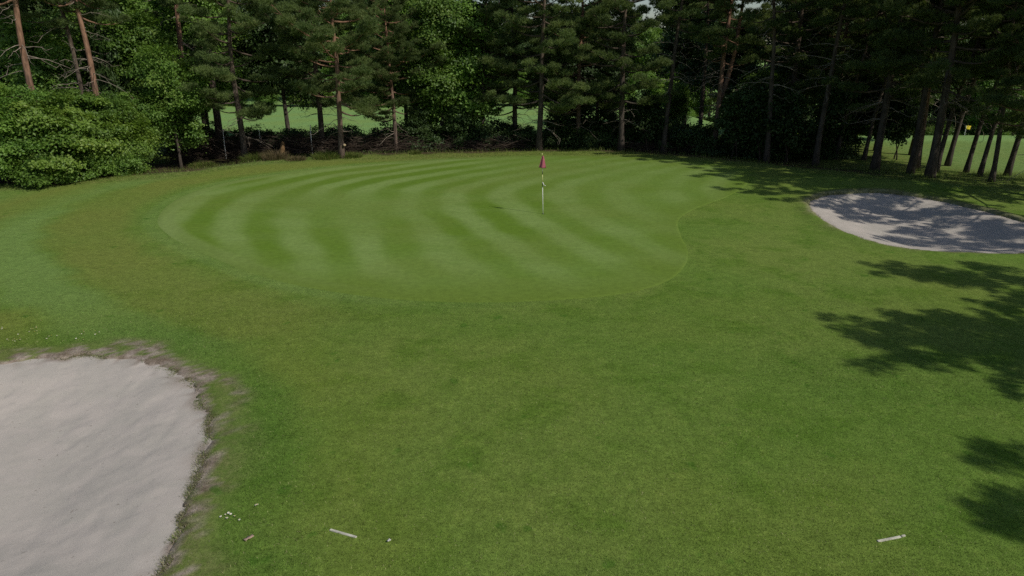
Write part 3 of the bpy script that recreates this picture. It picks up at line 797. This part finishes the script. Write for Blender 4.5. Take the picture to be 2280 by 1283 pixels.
# ------------------------------------------------------------------ brushwood barrier between the trunks
rg = np.random.default_rng(77)
def brush(x0, x1, Yc, h, n, label, seed, gap=0):
    e = link('brushwood_pile', None, None, ((x0 + x1) / 2, Yc, gz_at((x0 + x1) / 2, Yc)))
    tag(e, label, 'brushwood', 'brushwood heaps')
    q = np.random.default_rng(seed); m = MB(); w = x1 - x0
    for i in range(n):
        L = .5 + 1.4 * q.random(); c = np.array([(q.random() - .5) * w, q.normal() * .35, h * q.random() ** .9 * (.75 + .3 * math.sin(i))])
        d = unit(np.array([1.0, q.normal() * .3, q.normal() * .22]))
        b = q.normal(size=3) * .08
        m.tube(np.array([c - d * L / 2, c + b, c + d * L / 2]), np.array([.012, .010, .006]) * (.6 + 1.2 * q.random()), 4, False)
    o = link('twigs', m.mesh('brush_twigs', M_TWIG), e); o['kind'] = 'stuff'
    m2 = MB()
    for i in range(n // 26):
        L = .6 + 1.0 * q.random(); c = np.array([(q.random() - .5) * w, -.35 + q.normal() * .2, h * q.random()])
        d = unit(np.array([1.0, q.normal() * .3, q.normal() * .3])); b = q.normal(size=3) * .07
        m2.tube(np.array([c - d * L / 2, c + b, c + d * L / 2]), np.array([.014, .012, .006]), 4, False)
    o = link('pale_sticks', m2.mesh('brush_pale_sticks', M_STICK), e); o['kind'] = 'stuff'
brush(XP(440, 44.4), XP(545, 44.4), 44.4, 1.35, 380, 'brushwood heap behind the dark trunk of the low crowned pine', 1)
brush(XP(545, 44.0), XP(650, 44.0), 44.0, 1.45, 420, 'brushwood heap behind the bright grass tuft and rotten stump', 2)
brush(XP(650, 44.2), XP(770, 44.2), 44.2, 1.30, 420, 'brushwood heap behind the reddish pine with the stub', 3)
brush(XP(770, 44.8), XP(930, 44.8), 44.8, 1.1, 420, 'dark brushwood heap right of the reddish pine', 4)
brush(XP(960, 45.4), XP(1170, 45.4), 45.4, .9, 380, 'lowest brushwood heap left of the flag pine', 5)
x_, y_ = G(408, 345); brush(x_ - .8, x_ + .7, y_ + .4, .55, 90, 'small heap of pale sticks beside the leafy shrubs', 6)
brush(XP(1400, 45), XP(1560, 45), 45.2, .7, 260, 'low brushwood heap in the shade under the right-hand pines', 7)

# white stakes standing in the brushwood
def stake(px, Yd, h, label):
    x_ = XP(px, Yd); m = MB(); m.tube(np.array([(0, 0, -.3), (0, 0, h * .5), (.02, 0, h)]), [.030, .030, .026], 8)
    m.tube(np.array([(.02, 0, h), (.02, 0, h + .03)]), [.026, .012], 8)
    o = link('marker_stake', m.mesh('marker_stake', M_STAKE), None, (x_, Yd, gz_at(x_, Yd)))
    tag(o, label, 'stake', 'white stakes')
M_STAKE = mat_plain('white_stake_paint', (.62, .62, .58), .6, .3, .15)
stake(497, 43.9, 1.85, 'white stake beside the dark trunk of the low crowned pine')
stake(577, 44.2, 1.8, 'short white stake above the bright grass tuft')
stake(692, 43.9, 1.9, 'white stake left of the reddish pine with the stub')

# sawn stub on the reddish pine
sx, sy = XP(757, 41.0), 41.0
t_ = [o for o in bpy.data.objects if o.get('label', '').startswith('reddish trunked')][0]
m = MB(); m.tube(np.array([(.12, -.05, .72), (.24, -.14, .80), (.30, -.20, .84)]), [.10, .095, .09], 10)
M_CUT = mat_plain('sawn_wood', (.42, .33, .20), .8, .1, .15)
st = link('branch_stub', m.mesh('branch_stub', M_BARK), t_, rot=(0, 0, -.3))
m = MB(); d_ = unit(np.array([.06, -.06, .04])); c_ = np.array([.30, -.20, .84]); m.tube(np.array([c_, c_ + d_ * .012]), [.085, .082], 10)
link('cut_face', m.mesh('cut_face', M_CUT), st)

# broken standing trunk with splintered top
bx0, by0 = XP(487, 46.0), 46.0
e = link('broken_trunk', None, None, (bx0, by0, gz_at(bx0, by0)))
tag(e, 'dead broken tree trunk with splintered pale top behind shrubs', 'dead tree')
m = MB(); m.tube(np.array([(0, 0, -.3), (0, 0, .3), (.03, 0, 2.5), (-.03, 0, 5.0), (.0, 0, 6.3)]), [.30, .25, .22, .19, .16], 10)
link('trunk', m.mesh('broken_trunk', M_BARKD), e)
m = MB()
for (a0, b0, h0) in ((-.10, 0, .55), (.04, .05, .95), (.12, -.03, .35)):
    m.tube(np.array([(a0, b0, 6.1), (a0 + .03, b0, 6.3 + h0 * .5), (a0 + .10, b0, 6.3 + h0)]), [.09, .05, .01], 6)
m.tube(np.array([(.05, -.05, 6.2), (.35, -.2, 6.7), (.9, -.3, 6.95)]), [.06, .05, .015], 6)
link('splinters', m.mesh('broken_splinters', M_DEAD), e)

# rotten stump in front of the brushwood
x_, y_ = G(628, 345); m = MB(); m.tube(np.array([(0, 0, -.2), (0, 0, .1), (.04, .05, .5), (.08, .06, .85), (.10, .06, 1.0)]), [.24, .20, .15, .11, .03], 9)
M_ROT = mat_plain('rotten_wood', (.16, .10, .05), .95, .05, .45, 8)
e = link('rotten_stump', m.mesh('rotten_stump', M_ROT), None, (x_, y_, gz_at(x_, y_))); tag(e, 'rotten orange brown stump standing before the brushwood', 'stump')

# pale thin birch stem
e = plant('birch_tree', 'sapling', XP(278, 42.0), 42.0, 1.0, .4, 'thin pale stemmed birch between the bare pines and leafy tree', 'tree', sz=2.6)
for c in e.children:
    if c.name.startswith('stems'):
        m = MB(); m.tube(np.array([(0, 0, -.1), (-.05, 0, 1.2), (-.16, 0, 2.6), (-.25, 0, 4.2)]), [.085, .075, .06, .03], 8)
        c.data = m.mesh('birch_stem', M_BIRCH); c.name = 'trunk'

# ------------------------------------------------------------------ tufts and rough grass
def tuft(name, x_, y_, rad, h, n, mat, label, group, cat='grass tuft', seed=0):
    q = np.random.default_rng(seed)
    a = q.random(n) * 6.28; rr_ = rad * np.sqrt(q.random(n))
    bx = rr_ * np.cos(a); by = rr_ * np.sin(a)
    L = h * (.5 + .6 * q.random(n)) * (1 - .45 * rr_ / rad)
    out = .25 + .55 * rr_ / rad
    dx = out * np.cos(a) + q.normal(size=n) * .25; dy = out * np.sin(a) + q.normal(size=n) * .25
    w = (.006 + .006 * q.random(n)); wa = q.random(n) * 6.28
    Pb = np.stack([bx, by, np.full(n, -.02)], 1); W = np.stack([np.cos(wa) * w, np.sin(wa) * w, 0 * w], 1)
    Mid = Pb + np.stack([dx * L * .35, dy * L * .35, L * .62], 1); Tp = Pb + np.stack([dx * L * .95, dy * L * .95, L * .92], 1)
    V = np.stack([Pb - W, Pb + W, Mid + W * .7, Mid - W * .7, Tp], 1).reshape(-1, 3)
    i = np.arange(n)[:, None] * 5
    F = np.concatenate([i + np.array([[0, 1, 2]]), i + np.array([[0, 2, 3]]), i + np.array([[3, 2, 4]])], 0)
    o = link(name, fast_mesh(name, V, F, mat, {'tint': np.repeat(q.random(n), 5)}), None, (x_, y_, gz_at(x_, y_)))
    return tag(o, label, cat, group)
for k, (px, py, rad, h, n, mt, lab) in enumerate([(570, 352, .75, .75, 1100, M_TUFT, 'bright long grass tuft beside the low crowned pine'), (728, 353, .75, .65, 1000, M_TUFT, 'bright long grass tuft at the foot of the reddish pine'),
        (612, 355, .7, .8, 700, M_DRY, 'dry brown grass clump before the rotten stump'), (780, 350, .7, .45, 700, M_TUFT, 'low grass tuft just right of the reddish pine'),
        (925, 343, .35, .4, 350, M_TUFT, 'small pale grass tuft on the edge of the lawn'), (450, 352, .8, .45, 800, M_TUFT, 'wide grass tuft below the leafy tree trunk'),
        (660, 357, .6, .4, 500, M_DRY, 'second dry grass clump right of the rotten stump')]):
    x_, y_ = G(px, py); tuft('grass_tuft', x_, y_ , rad, h, n, mt, lab, 'long grass tufts', seed=k)

# rough grass along the tree line
n = 60000
xx = -24 + 52 * rng.random(n); ee = -1.6 + 6.5 * rng.random(n) ** 1.3
yy = edge_y(xx) + ee
Ar = surf(xx, yy)
k_ = (Ar['db'] < -.2) & (Ar['dg'] < -.3) & (rng.random(n) < (.25 + .75 * fnoise(xx * .6, yy * .6, 2)) * (1 - .75 * Ar['wood']))
xx, yy = xx[k_], yy[k_]; Ar = {k: v[k_] for k, v in Ar.items()}
hgt = .07 + .22 * sstep(-.8, 1.0, yy - edge_y(xx)) * (.3 + fnoise(xx * .9, yy * .9, 2))
o = link('rough_grass', blades(xx, yy, hgt, .014, .55, M_BLADE, 'rough_grass', 0, None, {k: Ar[k] * (.3 if k == 'wood' else 1) for k in keys}))
tag(o, 'long rough grass along the foot of the trees', kind='stuff')

# ragged rim grass of the bunkers
def rim(poly, name, n, h, label, lipn, key):
    q = np.random.default_rng(len(name)); seg = q.integers(0, len(poly), n); t = q.random(n)
    p = poly[seg] * (1 - t)[:, None] + poly[(seg + 1) % len(poly)] * t[:, None]
    p = p + q.normal(size=(n, 2)) * .22
    clump = fnoise(p[:, 0] * 2.4 + 3, p[:, 1] * 2.4, 2)
    kk = clump > .47 + .12 * q.random(n); p = p[kk]
    Aq = surf(p[:, 0], p[:, 1]); kk = Aq[key] < .16; p = p[kk]; Aq = {k: v[kk] for k, v in Aq.items()}
    Aq['soil'] = np.clip(q.random(len(p)) * 1.3 - .35, 0, .8)
    z = lambda a, b: base_h(a, b) - .02 - .05 * sstep(0, .2, Aq[key])
    o = link(name, blades(p[:, 0], p[:, 1], h, .009, .9, M_BLADE, name, 0, None, {k: Aq[k] for k in keys}, z))
    tag(o, label, kind='stuff')
rim(BUNKER_A, 'rim_grass', 70000, .06, 'ragged dry grass along the near bunker rim', 1, 'da')
rim(BUNKER_B, 'far_rim_grass', 26000, .09, 'ragged grass along the far bunker rim', .6, 'db')

# ------------------------------------------------------------------ flagstick in the hole
M_CLOTH = mat_plain('flag_cloth', (.36, .105, .135), .85, .1, .1, 12)
M_WHITE = mat_plain('pole_white', (.75, .75, .70), .4, .5, .04)
M_YEL = mat_plain('pole_yellow', (.52, .53, .20), .4, .5, .05)
M_BLACK = mat_plain('black_fitting', (.03, .03, .03), .5, .4, .1)
M_CUP = mat_plain('cup_lining', (.55, .55, .52), .5, .3, .05)
hz = gz_at(*HOLE) + .012
fl = link('golf_flagstick', None, None, (HOLE[0], HOLE[1], hz), (0, R(-1.6), 0))
tag(fl, 'golf flagstick with limp red flag standing in the hole', 'flagstick')
def seg(name, z0, z1, r_, mt):
    m = MB(); m.tube(np.array([(0, 0, z0), (0, 0, (z0 + z1) / 2), (0, 0, z1)]), r_, 12); return link(name, m.mesh(name, mt), fl)
seg('pole', -.14, 1.05, .012, M_WHITE); seg('pole_band', 1.05, 1.19, .0115, M_BLACK); seg('pole_sleeve', 1.19, 1.50, .015, M_YEL)
seg('pole_band', 1.50, 1.62, .0115, M_BLACK); seg('upper_pole', 1.62, 2.20, .011, M_WHITE); seg('pole_tip', 2.20, 2.30, .014, M_YEL)
m = MB(); m.tube(np.array([(.0, -.012, 1.22), (.03, -.03, 1.15), (.06, -.04, 1.08), (.09, -.04, 1.07), (.105, -.04, 1.10)]), [.012, .016, .018, .016, .010], 8)
link('ball_lifter_hook', m.mesh('ball_lifter_hook', M_WHITE), fl)
# limp cloth: bound to the pole at the top, falling into folds
nu, nv = 15, 15; V = []
for j in range(nv):
    v = j / (nv - 1)
    for i in range(nu):
        u = i / (nu - 1)
        wdt = .05 + .19 * v ** .9
        xx_ = -.105 * v + (u - .12) * wdt * (1.15 if u > .5 else 1.0)
        zz = 2.20 - .40 * v - .06 * v * u - .03 * v * (1 - u)
        yy_ = -.02 + .030 * math.sin(u * 7.5 + v * 1.2) * (.35 + v) - .02 * v
        V.append((xx_ , yy_, zz))
F = [(j * nu + i, j * nu + i + 1, (j + 1) * nu + i + 1, (j + 1) * nu + i) for j in range(nv - 1) for i in range(nu - 1)]
m = MB(); m.add(V, F); me = m.mesh('flag_cloth', M_CLOTH)
fo = link('flag', me, fl); sm = fo.modifiers.new('thickness', 'SOLIDIFY'); sm.thickness = .004
m = MB(); a_ = np.linspace(0, 2 * math.pi, 24, endpoint=False)
ring0 = np.stack([.0535 * np.cos(a_), .0535 * np.sin(a_), np.full(24, -.025)], 1); ring1 = ring0.copy(); ring1[:, 2] = -.17
m.add(np.concatenate([ring0, ring1]), [(i, (i + 1) % 24, 24 + (i + 1) % 24, 24 + i) for i in range(24)] + [tuple(range(24, 48))])
cup = link('hole_cup', m.mesh('hole_cup', M_CUP), None, (HOLE[0], HOLE[1], hz)); tag(cup, 'small round hole cup at the foot of the flagstick', 'hole cup')

# yellow flag on the neighbouring hole, past the crest
x_, y_ = XP(2155, 78, -1), 78; zf = gz_at(x_, y_)
e = link('golf_flagstick', None, None, (x_, y_, zf)); tag(e, 'distant flagstick with yellow flag on the sunny field at right', 'flagstick')
top = CAM_H - y_ * math.tan(PITCH + math.atan((279 - 641.5) / FPX)) - zf
m = MB(); m.tube(np.array([(0, 0, -.1), (0, 0, top / 2), (0, 0, top)]), .016, 8); link('pole', m.mesh('pole_far', M_WHITE), e)
M_YF = mat_plain('yellow_flag_cloth', (.85, .66, .06), .8, .1, .05)
V = []; 
for j in range(5):
    for i in range(7): V.append((i * .09 * (1 - .04 * j), .04 * math.sin(i * 1.3 + j * .4), top - .02 - j * .10 - i * .012))
m = MB(); m.add(V, [(j * 7 + i, j * 7 + i + 1, (j + 1) * 7 + i + 1, (j + 1) * 7 + i) for j in range(4) for i in range(6)])
fo = link('flag', m.mesh('yellow_flag', M_YF), e); sm = fo.modifiers.new('thickness', 'SOLIDIFY'); sm.thickness = .006

# ------------------------------------------------------------------ pale wooden markers set in the lawn
M_MARK = mat_plain('weathered_white_paint', (.50, .48, .40), .75, .2, .22, 14)
def marker(p0, p1, w, label, notch):
    a, b = np.array(G(*p0)), np.array(G(*p1)); c = (a + b) / 2; L = np.linalg.norm(b - a); ang = math.atan2(b[1] - a[1], b[0] - a[0])
    e = link('lawn_marker', None, None, (c[0], c[1], gz_at(*c)), (0, 0, ang)); tag(e, label, 'marker', 'pale lawn markers')
    import bmesh
    def bar(nm, cx, ln_, wd_, h_):
        bm = bmesh.new(); bmesh.ops.create_cube(bm, size=1)
        bmesh.ops.scale(bm, vec=(ln_, wd_, h_), verts=bm.verts); bmesh.ops.translate(bm, vec=(cx, 0, h_ / 2 - .02), verts=bm.verts)
        bmesh.ops.bevel(bm, geom=bm.edges[:], offset=.005, segments=2, affect='EDGES')
        for v in bm.verts: v.co.y += .004 * math.sin(v.co.x * 31); v.co.z += .003 * math.sin(v.co.x * 47)
        me = bpy.data.meshes.new(nm); bm.to_mesh(me); bm.free(); me.materials.append(M_MARK); return link(nm, me, e)
    if notch: bar('bar', -.035, L - .075, w, .034); bar('end_piece', L / 2 - .03, .062, w * .8, .037)
    else: bar('bar', 0, L, w, .034)
    return e
marker((735, 1183), (794, 1200), .036, 'pale bar in the lawn nearer the large bunker', False)
marker((1953, 1207), (2015, 1194), .034, 'pale bar in the lawn below the tree shadows at right', True)

# daisies
M_PETAL = mat_plain('daisy_petals', (.80, .80, .76), .7, .2, .05)
M_EYE = mat_plain('daisy_centre', (.65, .42, .03), .8, .1, .1); M_STEM = mat_plain('daisy_stem', (.10, .18, .03), .8, .1, .1)
def daisy_meshes():
    m = MB()
    for k in range(11):
        a = k * 2 * math.pi / 11; c, s_ = math.cos(a), math.sin(a); w = .0042
        m.add([(c * .004, s_ * .004, .035), (c * .012 - s_ * w, s_ * .012 + c * w, .037), (c * .019, s_ * .019, .036), (c * .012 + s_ * w, s_ * .012 - c * w, .037)], [(0, 1, 2, 3)])
    pt = m.mesh('petals', M_PETAL)
    m = MB(); m.tube(np.array([(0, 0, .034), (0, 0, .040), (0, 0, .042)]), [.006, .0055, .002], 8); ey = m.mesh('centre', M_EYE)
    m = MB(); m.tube(np.array([(0, .003, -.01), (.002, 0, .015), (0, 0, .035)]), .0014, 4); stm = m.mesh('stem', M_STEM)
    return pt, ey, stm
DA = daisy_meshes()
DAISY = [('left edge of the picture', [(4, 730), (12, 733), (5, 733)]), ('large cluster left, above the bunker', [(20, 758), (27, 759), (31, 756), (33, 760), (40, 745), (44, 754), (44, 757), (38, 757), (15, 756)]),
    ('upper cluster above the bunker', [(68, 733), (74, 733), (80, 731), (82, 728), (66, 739), (77, 739), (81, 738), (92, 715)]), ('single short row above the bunker', [(105, 754), (110, 749), (115, 748), (126, 748)]),
    ('third cluster above the bunker', [(177, 745), (182, 744), (186, 740), (185, 737), (170, 754), (174, 758), (186, 757)]), ('right-hand cluster above the bunker', [(212, 738), (222, 740), (215, 744), (211, 745)]),
    ('cluster beside the right rim of the bunker', [(493, 1150), (503, 1146), (509, 1142), (513, 1145), (504, 1155), (521, 1151), (534, 1158)]), ('lone pair beside the right rim of the bunker', [(571, 1126), (572, 1125.5)])]
rd = random.Random(8)
for where, pts in DAISY:
    for (px, py) in pts:
        x_, y_ = G(px, py - .5, .035); sc = .62 + .38 * rd.random()
        e = link('daisy', DA[0], None, (x_, y_, gz_at(x_, y_)), (R(-18 + 8 * rd.random()), R(10 * rd.random() - 5), rd.random() * 6), (sc, sc, 1))
        tag(e, 'white daisy in the ' + where, 'daisy', 'daisies: ' + where)
        link('centre', DA[1], e); link('stem', DA[2], e)

# fallen leaf and pale chip on the lawn
def dead_leaf(px, py, size, label, mt, seed):
    q = np.random.default_rng(seed); x_, y_ = G(px, py); m = MB(); n = 14
    a = np.linspace(0, 2 * math.pi, n, endpoint=False); rr_ = size * (.55 + .45 * np.abs(np.cos(a * 1.0))) * (.75 + .5 * q.random(n))
    V = [(0, 0, .03)] + [(rr_[i] * math.cos(a[i]), .85 * rr_[i] * math.sin(a[i]), .022 + .02 * q.random()) for i in range(n)]
    m.add(V, [(0, 1 + i, 1 + (i + 1) % n) for i in range(n)])
    o = link('fallen_leaf', m.mesh('fallen_leaf', mt), None, (x_, y_, gz_at(x_, y_)), (0, 0, q.random() * 6)); sm = o.modifiers.new('thickness', 'SOLIDIFY'); sm.thickness = .003
    tag(o, label, 'leaf')
M_DLEAF = mat_plain('dead_leaf', (.42, .30, .22), .8, .1, .15, 30); M_CHIP = mat_plain('pale_chip', (.62, .60, .55), .7, .2, .1, 30)
dead_leaf(555, 1203, .062, 'pale brown fallen leaf on grass near the bunker', M_DLEAF, 1)
dead_leaf(866, 1211, .030, 'small whitish scrap lying right of the pale bar', M_CHIP, 2)
